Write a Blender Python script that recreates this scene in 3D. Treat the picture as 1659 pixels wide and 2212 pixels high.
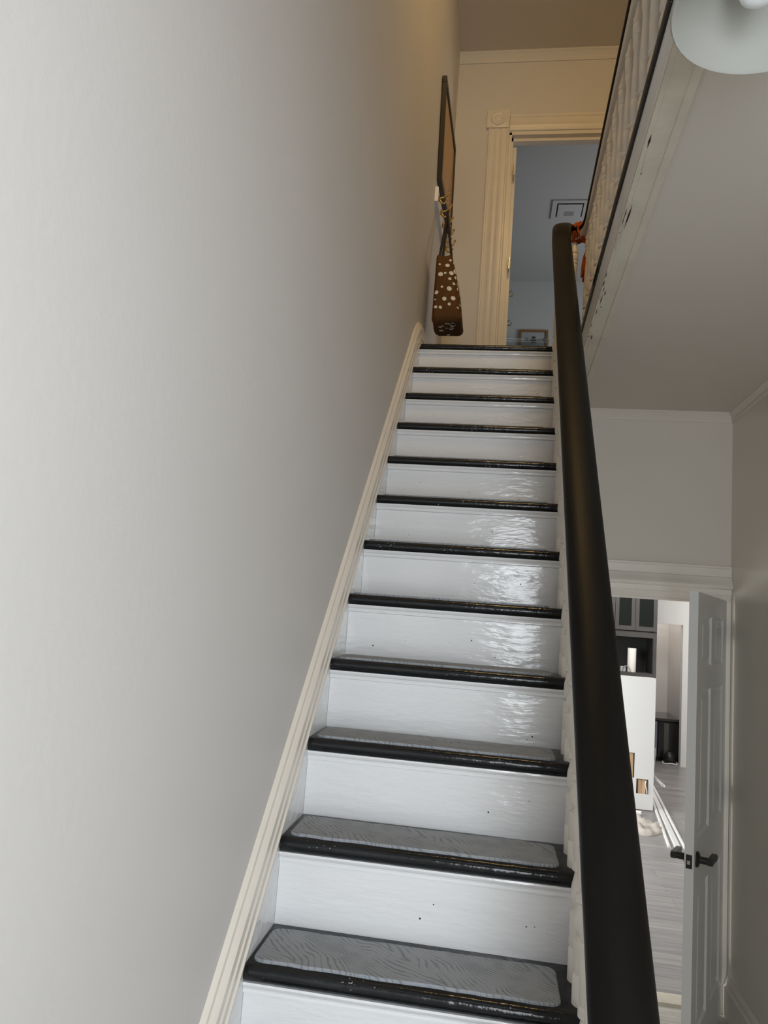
import bpy, bmesh, math, random
from mathutils import Vector, Matrix
random.seed(4)
S = bpy.context.scene
for o in list(bpy.data.objects): bpy.data.objects.remove(o)
COL = S.collection
PI = math.pi

# ------------------------------------------------------------------ camera
cam = bpy.data.cameras.new('camera'); camo = bpy.data.objects.new('camera', cam); COL.objects.link(camo)
cam.sensor_fit = 'VERTICAL'; cam.sensor_height = 36.0; cam.lens = 1617.8 / 2212 * 36.0
cam.clip_start = 0.02; cam.clip_end = 100
RT = Vector((0.98698, 0.14350, 0.0743)).normalized(); FW = Vector((-0.1524, 0.9793, 0.1331)).normalized()
UP = RT.cross(FW).normalized(); RT = FW.cross(UP).normalized()
M = Matrix(((RT.x, UP.x, -FW.x, .451), (RT.y, UP.y, -FW.y, -1.5439), (RT.z, UP.z, -FW.z, .7083), (0, 0, 0, 1)))
camo.matrix_world = M
S.camera = camo

# ------------------------------------------------------------------ world, lamps, exposure
S.view_settings.view_transform = 'Standard'; S.view_settings.look = 'None'
S.view_settings.gamma = 1.0; S.view_settings.use_curve_mapping = False
S.view_settings.exposure = 0.0
try:
    S.cycles.max_bounces = 12; S.cycles.diffuse_bounces = 8; S.cycles.use_denoising = True
    S.cycles.sample_clamp_indirect = 4.0
except Exception: pass
w = bpy.data.worlds.new('world'); S.world = w; w.use_nodes = True
w.node_tree.nodes['Background'].inputs[0].default_value = (.80, .90, 1.0, 1)
w.node_tree.nodes['Background'].inputs[1].default_value = 1.0

def area(name, loc, target, sx, sy, power, color):
    l = bpy.data.lights.new(name, 'AREA'); l.shape = 'RECTANGLE'; l.size = sx; l.size_y = sy
    l.energy = power; l.color = color
    o = bpy.data.objects.new(name, l); COL.objects.link(o); o.location = loc
    d = Vector(target) - Vector(loc); o.rotation_euler = d.to_track_quat('-Z', 'Y').to_euler()
    return o
def point(name, loc, power, color, rad=.08):
    l = bpy.data.lights.new(name, 'POINT'); l.energy = power; l.color = color; l.shadow_soft_size = rad
    o = bpy.data.objects.new(name, l); COL.objects.link(o); o.location = loc
    return o
area('front_door_daylight', (.80, -2.36, .55), (.1, 0.2, .35), .8, 1.8, 52, (.87, .935, 1.0))
area('upper_front_window_daylight', (.42, -2.36, 3.2), (.0, 0, 1.6), .6, 1.3, 3, (.90, .95, 1.0))
lo = area('upper_hall_lamp', (.58, .75, 4.76), (.95, 2.2, 3.0), .6, .6, 26, (1.0, .66, .26)); lo.data.shape = 'DISK'
area('upper_room_daylight', (2.7, 5.4, 3.3), (0, 5.6, 3.3), 1.2, 1.4, 20, (1.0, .975, .94))
area('kitchen_window_daylight', (-.6, 5.2, .5), (2.5, 6.0, -.3), 2.2, 1.8, 140, (.95, .98, 1.0))
area('kitchen_ceiling_fill', (2.6, 8.1, 1.88), (2.9, 8.9, -1), 1.4, 1.0, 62, (1.0, .97, .95))  # added fill under the ceiling to brighten the far kitchen wall, no real source
area('pantry_fill', (2.95, 10.55, 1.9), (2.95, 10.7, 0), .3, .5, 9, (1.0, .96, .9))  # extra overhead lamp put in to lift the dark nook

# ------------------------------------------------------------------ materials
MATS = {}
def mat(name, col, rough=.5, spec=.5, metal=0.0, bump=0.0, bscale=30.0, var=0.0, vscale=3.0, trans=0.0, stretch=(1, 1, 1), coat=0.0):
    if name in MATS: return MATS[name]
    m = bpy.data.materials.new(name); m.use_nodes = True; MATS[name] = m
    nt = m.node_tree; b = nt.nodes['Principled BSDF']
    b.inputs['Base Color'].default_value = (*col, 1); b.inputs['Roughness'].default_value = rough
    b.inputs['Specular IOR Level'].default_value = spec; b.inputs['Metallic'].default_value = metal
    b.inputs['Transmission Weight'].default_value = trans
    b.inputs['Coat Weight'].default_value = coat
    tc = nt.nodes.new('ShaderNodeTexCoord'); mp = nt.nodes.new('ShaderNodeMapping')
    mp.inputs['Scale'].default_value = stretch
    nt.links.new(tc.outputs['Object'], mp.inputs['Vector'])
    m['mp'] = mp.name
    if bump:
        n = nt.nodes.new('ShaderNodeTexNoise'); n.inputs['Scale'].default_value = bscale; n.inputs['Detail'].default_value = 4
        bp = nt.nodes.new('ShaderNodeBump'); bp.inputs['Strength'].default_value = bump; bp.inputs['Distance'].default_value = .01
        nt.links.new(mp.outputs[0], n.inputs['Vector']); nt.links.new(n.outputs['Fac'], bp.inputs['Height'])
        nt.links.new(bp.outputs[0], b.inputs['Normal'])
    if var:
        n = nt.nodes.new('ShaderNodeTexNoise'); n.inputs['Scale'].default_value = vscale; n.inputs['Detail'].default_value = 5
        r = nt.nodes.new('ShaderNodeValToRGB'); r.color_ramp.elements[0].position = .3; r.color_ramp.elements[1].position = .7
        r.color_ramp.elements[0].color = (*[c * (1 - var) for c in col], 1); r.color_ramp.elements[1].color = (*[min(1, c * (1 + var * .4)) for c in col], 1)
        nt.links.new(mp.outputs[0], n.inputs['Vector']); nt.links.new(n.outputs['Fac'], r.inputs[0]); nt.links.new(r.outputs[0], b.inputs['Base Color'])
    return m
WALL = mat('wall_paint', (.67, .648, .63), .55, .3, bump=.05, bscale=60, var=.03, vscale=1.5)
HALLW = mat('warm_wall_paint', (.69, .635, .565), .5, .3, bump=.05, bscale=60, var=.03, vscale=1.5)
WALLG = mat('satin_wall_paint', (.68, .635, .555), .18, .5, bump=.03, bscale=9, var=.03, vscale=1.2)
CEIL = mat('ceiling_paint', (.64, .595, .535), .7, .2, bump=.04, bscale=40)
CREAM = mat('cream_trim_paint', (.77, .72, .645), .35, .5, bump=.06, bscale=50, var=.04, vscale=6)
CREAMW = mat('worn_cream_paint', (.66, .61, .51), .45, .4, bump=.25, bscale=25, var=.12, vscale=7)
WHITEG = mat('gloss_white_paint', (.80, .80, .80), .10, .5, bump=.24, bscale=22, var=.03, vscale=4, stretch=(.6, 1, 2.5))
WHITE = mat('white_paint', (.78, .78, .76), .4, .4)
WHITET = mat('white_fascia_paint', (.77, .78, .77), .4, .4, bump=.1, bscale=30, var=.08, vscale=5)
DOORP = mat('door_paint', (.66, .66, .64), .3, .5, bump=.03, bscale=40)
DARKH = mat('dark_handrail_wood', (.0055, .005, .0045), .40, .13, bump=.05, bscale=40, var=.3, vscale=5, stretch=(6, 1, 1))
BLACKM = mat('black_metal', (.012, .012, .013), .4, .5)
CHROME = mat('chrome', (.75, .76, .78), .15, .5, metal=1)
NICKEL = mat('satin_nickel', (.60, .57, .52), .35, .5, metal=1)
BRASS = mat('aged_brass', (.42, .29, .12), .4, .5, metal=1)
GLASS = mat('clear_glass', (.9, .96, .95), .03, .5, trans=1.0)
DARKGL = mat('dark_cabinet_glass', (.010, .012, .011), .25, .2)
HUTCH = mat('charcoal_cabinet_paint', (.065, .061, .059), .45, .3, var=.15, vscale=3)
HUTCHIN = mat('dark_cabinet_back', (.022, .021, .020), .6, .3)
FRIDGE = mat('black_appliance', (.02, .02, .019), .15, .5)
PAPER = mat('paper_white', (.80, .76, .70), .8, .2)
PINE = mat('pine_stud', (.62, .42, .25), .6, .3, var=.3, vscale=4, stretch=(9, 9, 1))
DROP = mat('canvas_cloth', (.50, .455, .41), .9, .1, bump=.4, bscale=25, var=.12, vscale=8)
CORD = mat('white_cord_plastic', (.82, .82, .80), .5, .3)
CORK = mat('tan_board', (.52, .30, .115), .5, .4, bump=.1, bscale=90, var=.12, vscale=5)
FRAMEB = mat('dark_frame_wood', (.018, .013, .010), .4, .4)
GOLD = mat('gold_brown_frame', (.26, .14, .05), .4, .5)
ORANGE = mat('orange_yarn', (.50, .105, .022), .9, .1, bump=.6, bscale=120, var=.35, vscale=30)
STRAP = mat('black_strap_leather', (.015, .013, .012), .5, .4)
BAGB = mat('brown_canvas', (.115, .050, .014), .8, .2, bump=.3, bscale=200, var=.15, vscale=10)
BAGD = mat('cream_dot_print', (.72, .68, .58), .8, .2)
SHADE = mat('frosted_white_glass', (.42, .42, .385), .6, .25)
BULB = mat('white_bulb_glass', (.85, .88, .90), .3, .5)
HOLE = mat('nail_hole', (.03, .025, .02), .9, .1)

def ramp_node(nt, p0, c0, p1, c1):
    r = nt.nodes.new('ShaderNodeValToRGB'); e = r.color_ramp.elements
    e[0].position = p0; e[0].color = (*c0, 1); e[1].position = p1; e[1].color = (*c1, 1)
    return r
def math_node(nt, op, a, b=None, c=None):
    n = nt.nodes.new('ShaderNodeMath'); n.operation = op
    for i, v in enumerate((a, b, c)):
        if v is None: continue
        if isinstance(v, (int, float)): n.inputs[i].default_value = v
        else: nt.links.new(v, n.inputs[i])
    return n.outputs[0]
# black worn paint of the treads: glossy with small white scuffs
NOSE = mat('worn_black_tread_paint', (.010, .011, .012), .16, .38, bump=.22, bscale=28, stretch=(1, 1, 1))
nt = NOSE.node_tree; b = nt.nodes['Principled BSDF']; mp = nt.nodes[NOSE['mp']]
n1 = nt.nodes.new('ShaderNodeTexNoise'); n1.inputs['Scale'].default_value = 150; n1.inputs['Detail'].default_value = 2
n2 = nt.nodes.new('ShaderNodeTexNoise'); n2.inputs['Scale'].default_value = 7
nt.links.new(mp.outputs[0], n1.inputs['Vector']); nt.links.new(mp.outputs[0], n2.inputs['Vector'])
t = math_node(nt, 'MULTIPLY', n1.outputs['Fac'], math_node(nt, 'ADD', n2.outputs['Fac'], .42))
r = ramp_node(nt, .72, (.010, .011, .012), .76, (.4, .4, .4)); nt.links.new(t, r.inputs[0]); nt.links.new(r.outputs[0], b.inputs['Base Color'])
# grey stair mat with a feathered leaf relief
MATM = mat('grey_mat_pile', (.23, .235, .24), .95, .1)
nt = MATM.node_tree; b = nt.nodes['Principled BSDF']; tc = nt.nodes.new('ShaderNodeTexCoord'); sx = nt.nodes.new('ShaderNodeSeparateXYZ')
nd = nt.nodes.new('ShaderNodeTexNoise'); nd.inputs['Scale'].default_value = 6; nt.links.new(tc.outputs['Object'], nd.inputs['Vector'])
nt.links.new(tc.outputs['Object'], sx.inputs[0])
xx = math_node(nt, 'ADD', sx.outputs[0], math_node(nt, 'MULTIPLY', nd.outputs['Fac'], .09))
yy = math_node(nt, 'ADD', sx.outputs[1], math_node(nt, 'MULTIPLY', nd.outputs['Fac'], .05))
xx2 = math_node(nt, 'ADD', math_node(nt, 'MULTIPLY', xx, .85), math_node(nt, 'MULTIPLY', yy, .9))
fr = math_node(nt, 'PINGPONG', xx2, .13)
arg = math_node(nt, 'ADD', math_node(nt, 'MULTIPLY', yy, 105), math_node(nt, 'MULTIPLY', math_node(nt, 'POWER', fr, .72), 190))
sn = math_node(nt, 'ABSOLUTE', math_node(nt, 'SINE', math_node(nt, 'MULTIPLY', arg, .8)))
nb = nt.nodes.new('ShaderNodeTexNoise'); nb.inputs['Scale'].default_value = 26; nt.links.new(tc.outputs['Object'], nb.inputs['Vector'])
sp = math_node(nt, 'MINIMUM', math_node(nt, 'ADD', math_node(nt, 'POWER', sn, .45), math_node(nt, 'MULTIPLY', math_node(nt, 'MAXIMUM', math_node(nt, 'SUBTRACT', nb.outputs['Fac'], .42), 0), 2.6)), 1.0)
nf = nt.nodes.new('ShaderNodeTexNoise'); nf.inputs['Scale'].default_value = 420; nt.links.new(tc.outputs['Object'], nf.inputs['Vector'])
hh = math_node(nt, 'ADD', math_node(nt, 'MULTIPLY', nf.outputs['Fac'], .5), sp)
bpn = nt.nodes.new('ShaderNodeBump'); bpn.inputs['Strength'].default_value = .4; bpn.inputs['Distance'].default_value = .006
nt.links.new(hh, bpn.inputs['Height']); nt.links.new(bpn.outputs[0], b.inputs['Normal'])
r = ramp_node(nt, .40, (.19, .207, .225), 1.25, (.315, .335, .36)); r.color_ramp.elements[1].position = 1.0
nt.links.new(math_node(nt, 'MULTIPLY', hh, .8), r.inputs[0]); nt.links.new(r.outputs[0], b.inputs['Base Color'])
# plank floors
def plank(name, c1, c2, mort, bw, rh, rough, rot=0.0):
    m = bpy.data.materials.new(name); m.use_nodes = True; nt = m.node_tree; b = nt.nodes['Principled BSDF']
    tc = nt.nodes.new('ShaderNodeTexCoord'); mp = nt.nodes.new('ShaderNodeMapping'); mp.inputs['Rotation'].default_value = (0, 0, rot)
    nt.links.new(tc.outputs['Object'], mp.inputs['Vector'])
    br = nt.nodes.new('ShaderNodeTexBrick'); br.inputs['Scale'].default_value = 1; br.inputs['Brick Width'].default_value = bw; br.inputs['Row Height'].default_value = rh
    br.inputs['Mortar Size'].default_value = .0015; br.inputs['Color1'].default_value = (*c1, 1); br.inputs['Color2'].default_value = (*c2, 1); br.inputs['Mortar'].default_value = (*mort, 1)
    nt.links.new(mp.outputs[0], br.inputs['Vector'])
    st = nt.nodes.new('ShaderNodeMapping'); st.inputs['Scale'].default_value = (1.6, 26, 1); nt.links.new(mp.outputs[0], st.inputs['Vector'])
    n = nt.nodes.new('ShaderNodeTexNoise'); n.inputs['Scale'].default_value = 1.5; n.inputs['Detail'].default_value = 6; nt.links.new(st.outputs[0], n.inputs['Vector'])
    rr = ramp_node(nt, .3, (.62, .62, .62), .7, (1.12, 1.12, 1.12)); nt.links.new(n.outputs['Fac'], rr.inputs[0])
    mx = nt.nodes.new('ShaderNodeMix'); mx.data_type = 'RGBA'; mx.blend_type = 'MULTIPLY'; mx.inputs[0].default_value = 1
    nt.links.new(br.outputs['Color'], mx.inputs[6]); nt.links.new(rr.outputs[0], mx.inputs[7]); nt.links.new(mx.outputs[2], b.inputs['Base Color'])
    b.inputs['Roughness'].default_value = rough
    return m
GREYFL = plank('grey_plank_floor', (.32, .305, .30), (.25, .24, .24), (.12, .115, .11), 1.2, .16, .35)
WHITEFL = plank('whitewashed_board_floor', (.62, .59, .53), (.57, .54, .48), (.2, .17, .14), 2.4, .09, .45)
DARKFL = plank('dark_upper_floor', (.02, .02, .02), (.015, .015, .015), (.005, .005, .005), 2.0, .1, .3)

# ------------------------------------------------------------------ mesh helpers
def new_obj(name, bm, m, parent=None, smooth=False, mats=None):
    me = bpy.data.meshes.new(name)
    bmesh.ops.recalc_face_normals(bm, faces=bm.faces[:])
    bm.to_mesh(me); bm.free()
    for mm in (mats or [m]): me.materials.append(mm)
    o = bpy.data.objects.new(name, me); COL.objects.link(o)
    if parent: o.parent = parent
    if smooth:
        for p in me.polygons: p.use_smooth = True
        if smooth != 'all':
            try: me.set_sharp_from_angle(angle=math.radians(38))
            except Exception: pass
    return o
def box(bm, x0, x1, y0, y1, z0, z1, mi=0, bev=0.0):
    vs = [bm.verts.new((x, y, z)) for x in (x0, x1) for y in (y0, y1) for z in (z0, z1)]
    fs = [bm.faces.new([vs[i] for i in q]) for q in ((0, 1, 3, 2), (4, 6, 7, 5), (0, 4, 5, 1), (2, 3, 7, 6), (0, 2, 6, 4), (1, 5, 7, 3))]
    for f_ in fs: f_.material_index = mi
    if bev:
        es = set(e for f_ in fs for e in f_.edges)
        r = bmesh.ops.bevel(bm, geom=list(es), offset=bev, segments=2, affect='EDGES', profile=.5)
        for f_ in r['faces']: f_.material_index = mi
def bx(name, x0, x1, y0, y1, z0, z1, m, parent=None, bev=0.0):
    bm = bmesh.new(); box(bm, x0, x1, y0, y1, z0, z1, 0, bev); return new_obj(name, bm, m, parent)
def sweep(bm, prof, frames, caps=True, closed=False, mi=0):
    """prof: list of (a,b); frames: list of (origin, axisA, axisB)"""
    rings = [[bm.verts.new(o + A * a + B * b) for a, b in prof] for o, A, B in frames]
    n = len(prof); m_ = len(rings)
    for i in range(m_ if closed else m_ - 1):
        r0, r1 = rings[i], rings[(i + 1) % m_]
        for j in range(n):
            f_ = bm.faces.new((r0[j], r0[(j + 1) % n], r1[(j + 1) % n], r1[j])); f_.material_index = mi
    if caps and not closed:
        for r in (rings[0], rings[-1]):
            try: bm.faces.new(r).material_index = mi
            except ValueError: pass
def prism(bm, prof, o, A, B, D, mi=0):
    o, A, B, D = Vector(o), Vector(A), Vector(B), Vector(D)
    sweep(bm, prof, [(o, A, B), (o + D, A, B)], mi=mi)
def tube(bm, pts, r, seg=10, closed=False, mi=0):
    pts = [Vector(p_) for p_ in pts]; fr = []; N = None; n = len(pts)
    for i, p_ in enumerate(pts):
        if closed: t = pts[(i + 1) % n] - pts[i - 1]
        else: t = pts[min(i + 1, n - 1)] - pts[max(i - 1, 0)]
        t.normalize()
        if N is None:
            N = t.orthogonal().normalized()
        N = (N - t * N.dot(t)).normalized(); B = t.cross(N)
        rr = r[i] if isinstance(r, (list, tuple)) else r
        fr.append((p_, N * rr, B * rr))
    sweep(bm, [(math.cos(2 * PI * k / seg), math.sin(2 * PI * k / seg)) for k in range(seg)], fr, closed=closed, mi=mi)
def lathe(bm, prof, o=(0, 0, 0), seg=20, axis='Z', mi=0, cap=True):
    o = Vector(o); rings = []
    for r_, h in prof:
        ring = []
        for k in range(seg):
            a = 2 * PI * k / seg; c, s = r_ * math.cos(a), r_ * math.sin(a)
            ring.append(bm.verts.new(o + (Vector((c, s, h)) if axis == 'Z' else Vector((h, c, s)) if axis == 'X' else Vector((c, h, s)))))
        rings.append(ring)
    for a, b_ in zip(rings, rings[1:]):
        for k in range(seg):
            bm.faces.new((a[k], a[(k + 1) % seg], b_[(k + 1) % seg], b_[k])).material_index = mi
    if cap:
        for r_ in (rings[0], rings[-1]): bm.faces.new(r_).material_index = mi
def smooth_path(pts, n=8):
    pts = [Vector(p_) for p_ in pts]; out = []
    for i in range(len(pts) - 1):
        p0, p1, p2, p3 = pts[max(i - 1, 0)], pts[i], pts[i + 1], pts[min(i + 2, len(pts) - 1)]
        for k in range(n):
            t = k / n
            out.append(.5 * ((2 * p1) + (p2 - p0) * t + (2 * p0 - 5 * p1 + 4 * p2 - p3) * t * t + (3 * p1 - p0 - 3 * p2 + p3) * t ** 3))
    out.append(pts[-1]); return out
def empty(name, loc=(0, 0, 0), rz=0):
    o = bpy.data.objects.new(name, None); COL.objects.link(o); o.location = loc; o.rotation_euler = (0, 0, rz); o.empty_display_size = .05
    return o
def tag(o, label, cat=None, group=None):
    o['label'] = label
    if cat: o['category'] = cat
    if group: o['group'] = group
    return o
def struct(o, label=None, cat=None):
    o['kind'] = 'structure'
    if label: o['label'] = label
    if cat: o['category'] = cat
    return o

# ------------------------------------------------------------------ dimensions
R_, D_ = .19, .19343            # rise, run
SL = R_ / D_
ZF, ZT, ZU = -1.14, 2.09, 4.84  # hall floor, upper floor, upper ceiling
ZC = 1.945                      # hall ceiling
YB, YU = 2.728, 3.50            # hall back wall, upper back wall
YFRONT = -2.42
XR = 1.70
ROOMX0, ROOMX1, ROOMY = -1.2, 4.6, 9.97

# ------------------------------------------------------------------ room shell
struct(bx('wall_left', -.17, -.02, YFRONT, YU + .1, ZF, ZU + .1, WALL), 'plain light grey wall running up beside the staircase', 'wall')
struct(bx('floor', -.02, XR, YFRONT, YB + .001, ZF - .1, ZF, WHITEFL), 'whitewashed board floor of the hall', 'floor')
struct(bx('wall_right', XR, XR + .12, YFRONT, YB, ZF, ZC + .05, WALLG), 'satin painted wall at the right edge beside the open door', 'wall')
# hall back wall with doorway
DX0, DX1, DZ = .84, 1.672, .935
bm = bmesh.new()
box(bm, .70, DX0, YB, YB + .12, ZF, ZC); box(bm, DX0, DX1, YB, YB + .12, DZ, ZC); box(bm, DX1, XR + .12, YB, YB + .12, ZF, ZC)
struct(new_obj('wall_back', bm, HALLW), 'wall above the lower doorway at the end of the hall', 'wall')
# hall ceiling / upper floor slab
struct(bx('ceiling', .83, XR + .1, YFRONT, YB + .12, ZC, ZC + .05, CEIL), 'hall ceiling under the upper landing', 'ceiling')
bm = bmesh.new(); box(bm, .80, XR + .1, YFRONT, YU, ZT - .09, ZT - .001); box(bm, -.02, .80, 11 * D_ + .03, YU, ZT - .09, ZT - .001)
struct(new_obj('floor_upper', bm, DARKFL), 'upper landing floor', 'floor')
# front wall, doorway behind the camera, upper part
bm = bmesh.new(); y0, y1 = YFRONT - .12, YFRONT
box(bm, -.17, .74, y0, y1, ZF, ZT); box(bm, 1.62, XR + .12, y0, y1, ZF, ZT); box(bm, .74, 1.62, y0, y1, 1.65, ZT)
box(bm, -.17, XR + .12, y0, y1, ZT, ZU)
struct(new_obj('wall_front', bm, WALL), 'front wall with the entrance behind the viewer', 'wall')
struct(bx('wall_upper_right', XR, XR + .12, YFRONT, YU + .1, ZC + .05, ZU, WALL), 'right wall of the upper landing', 'wall')
struct(bx('ceiling_upper', -.17, XR + .12, YFRONT - .12, YU + .1, ZU, ZU + .1, CEIL), 'upper landing ceiling', 'ceiling')
# upper back wall with doorway
UX0, UX1, UZ = .375, 1.20, 4.205
bm = bmesh.new()
box(bm, -.02, UX0, YU, YU + .12, ZT, ZU); box(bm, UX0, UX1, YU, YU + .12, UZ, ZU); box(bm, UX1, XR, YU, YU + .12, ZT, ZU)
struct(new_obj('wall_upper_back', bm, WALL), 'upper landing wall around the doorway', 'wall')
# picture rail style crown under the upper ceiling
def crown(name, o, A, D, s=.06, m=WALL, lab=None):
    bm = bmesh.new(); prism(bm, [(0, 0), (s * .5, 0), (s * .5, -s * .15), (s * .35, -s * .3), (s * .18, -s * .55), (s * .18, -s * .8), (s * .1, -s), (0, -s)], o, A, (0, 0, 1), D)
    struct(new_obj(name, bm, m), lab, 'trim')
crown('trim_1', (-.02, YU, ZU), (0, -1, 0), (XR + .02, 0, 0), .075, WALL, 'narrow moulding under the upper ceiling')
crown('trim_2', (.83, YB, ZC), (0, -1, 0), (XR - .83, 0, 0), .055, HALLW, 'narrow moulding where the hall ceiling meets the back wall')
crown('trim_3', (XR, YFRONT, ZC), (-1, 0, 0), (0, YB - YFRONT, 0), .055, HALLW, 'narrow moulding where the hall ceiling meets the right wall')
# beam along the stairwell: black floor nosing, white fascia, cream soffit board
def ex(y): return .757 + .012 * y
bm = bmesh.new()
fr = [(Vector((ex(y), y, ZT)), Vector((1, 0, 0)), Vector((0, 0, 1))) for y in (YFRONT, -1, 0, 1, 2.15)]
sweep(bm, [(.0, -.026), (-.004, -.020), (-.005, -.013), (-.002, -.004), (.004, 0), (.06, 0), (.06, -.026)], fr)
struct(new_obj('trim_4', bm, NOSE, smooth=True), 'black painted floor edge along the upper landing', 'trim')
bm = bmesh.new()
sweep(bm, [(.006, -.026), (.006, -.05), (.009, -.055), (.009, -.118), (.003, -.122), (.001, -.130), (.004, -.138), (.03, -.138), (.03, -.026)], fr)
struct(new_obj('trim_5', bm, WHITET, smooth=True), 'white fascia board below the black landing edge', 'trim')
bm = bmesh.new()
sweep(bm, [(.004, -.138), (.004, -.150), (.016, -.152), (.018, -.150), (.060, -.152), (.062, -.156), (.082, -.156), (.084, -.10), (.03, -.10), (.03, -.138)], fr)
# bits of chipped paint and old nail heads along the joint
for k in range(46):
    y = random.uniform(.2, 2.0); a = random.choice((.004, .010, .017)) + random.uniform(0, .006); l = random.choice((.006, .012, .05, .09)) * random.uniform(.7, 1.3); wd = random.uniform(.001, .0028)
    mi = 1 if random.random() < .5 else 0
    vs = [bm.verts.new((ex(y + dy) + a + da, y + dy, ZT - .1525 - (0 if mi else .003 * (1 - abs(2 * dd - 1))))) for dy, da, dd in ((0, 0, 0), (l * .5, -wd, .5), (l, 0, 1), (l * .5, wd, .5))]
    bm.faces.new(vs).material_index = mi
struct(new_obj('trim_6', bm, None, mats=[CREAMW, HOLE]), 'worn cream board under the landing edge with chipped paint', 'trim')

# door casings ----------------------------------------------------
def casing_v(bm, x0, x1, y, z0, z1, s=1):
    wd = x1 - x0
    pr = [(0, 0), (0, .014), (.05, .020), (.10, .020), (.13, .014), (.30, .014), (.36, .019), (.42, .013), (.58, .013), (.64, .019), (.70, .014), (.87, .014), (.90, .020), (.95, .020), (1, .014), (1, 0)]
    prism(bm, [(a * wd, b_) for a, b_ in pr], (x0, y, z0), (1, 0, 0), (0, -1, 0), (0, 0, z1 - z0))
bm = bmesh.new()
casing_v(bm, .222, UX0, YU, ZT, 4.24); casing_v(bm, UX1, UX1 + .15, YU, ZT, 4.24)
wd = .125
pr = [(0, 0), (0, .014), (.08, .020), (.16, .020), (.2, .013), (.3, .018), (.36, .018), (.42, .013), (.8, .013), (.85, .019), (1, .019), (1, 0)]
prism(bm, [(a * wd, b_) for a, b_ in pr], (UX0, YU, UZ + .01), (0, 0, 1), (0, -1, 0), (UX1 - UX0, 0, 0))
for x in (.208, UX1 - .005):
    box(bm, x, x + .165, YU - .026, YU, 4.235, 4.375, 0, .003)
    lathe(bm, [(.052, 0), (.052, -.006), (.045, -.009), (.038, -.004), (.030, -.004), (.024, -.010), (.012, -.012), (.002, -.012)], (x + .083, YU - .026, 4.305), 24, 'Y')
# jambs and stop
box(bm, UX0, UX0 + .018, YU - .005, YU + .125, ZT, UZ); box(bm, UX1 - .018, UX1, YU - .005, YU + .125, ZT, UZ); box(bm, UX0, UX1, YU - .005, YU + .125, UZ - .018, UZ + .012)
box(bm, UX0 + .018, UX0 + .03, YU + .03, YU + .075, ZT, UZ - .018); box(bm, UX0 + .018, UX1 - .018, YU + .03, YU + .075, UZ - .045, UZ - .018)
struct(new_obj('trim_7', bm, CREAM, smooth=True), 'cream casing with bullseye corner blocks round the upper doorway', 'trim')
# lower doorway: layered head casing
bm = bmesh.new()
pr = [(.905, 0), (.905, .008), (.918, .010), (.922, .014), (.935, .016), (.938, .022), (.965, .024), (.97, .040), (.985, .046), (1.00, .040), (1.012, .030), (1.03, .026), (1.034, .018), (1.075, .020), (1.08, .026), (1.09, .026), (1.093, 0)]
prism(bm, [(z, d) for z, d in pr], (.74, YB, 0), (0, 0, 1), (0, -1, 0), (XR - .001 - .74, 0, 0))
struct(new_obj('trim_8', bm, CREAM, smooth=True), 'layered cream head casing above the lower doorway', 'trim')
bm = bmesh.new()
box(bm, DX1 - .012, XR - .001, YB - .018, YB, ZF, .905, 0, .003); box(bm, .74, DX0 + .01, YB - .022, YB, ZF, .905, 0, .003)
box(bm, DX1 - .018, DX1, YB, YB + .13, ZF, .935); box(bm, DX0, DX0 + .018, YB, YB + .13, ZF, .935); box(bm, DX0, DX1, YB, YB + .13, .917, .94)
box(bm, DX1 - .032, DX1 - .018, YB + .05, YB + .09, ZF, .905); box(bm, DX0 + .018, DX1 - .018, YB + .05, YB + .09, .893, .917)
struct(new_obj('trim_9', bm, CREAM), 'cream jambs of the lower doorway', 'trim')
bm = bmesh.new(); prism(bm, [(-.03, 0), (-.02, .012), (.0, .014), (.03, .014), (.035, .008), (.08, .008), (.12, 0)], (DX0, YB, ZF), (0, 1, 0), (0, 0, 1), (DX1 - DX0, 0, 0))
struct(new_obj('trim_10', bm, CREAMW), 'worn threshold strip in the lower doorway', 'trim')
bm = bmesh.new(); prism(bm, [(0, 0), (.022, 0), (.022, .14), (.014, .15), (.012, .17), (.004, .185), (0, .185)], (XR, YFRONT, ZF), (-1, 0, 0), (0, 0, 1), (0, YB - .03 - YFRONT, 0))
struct(new_obj('baseboard_right', bm, WALLG), 'baseboard of the right wall', 'baseboard')

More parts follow.
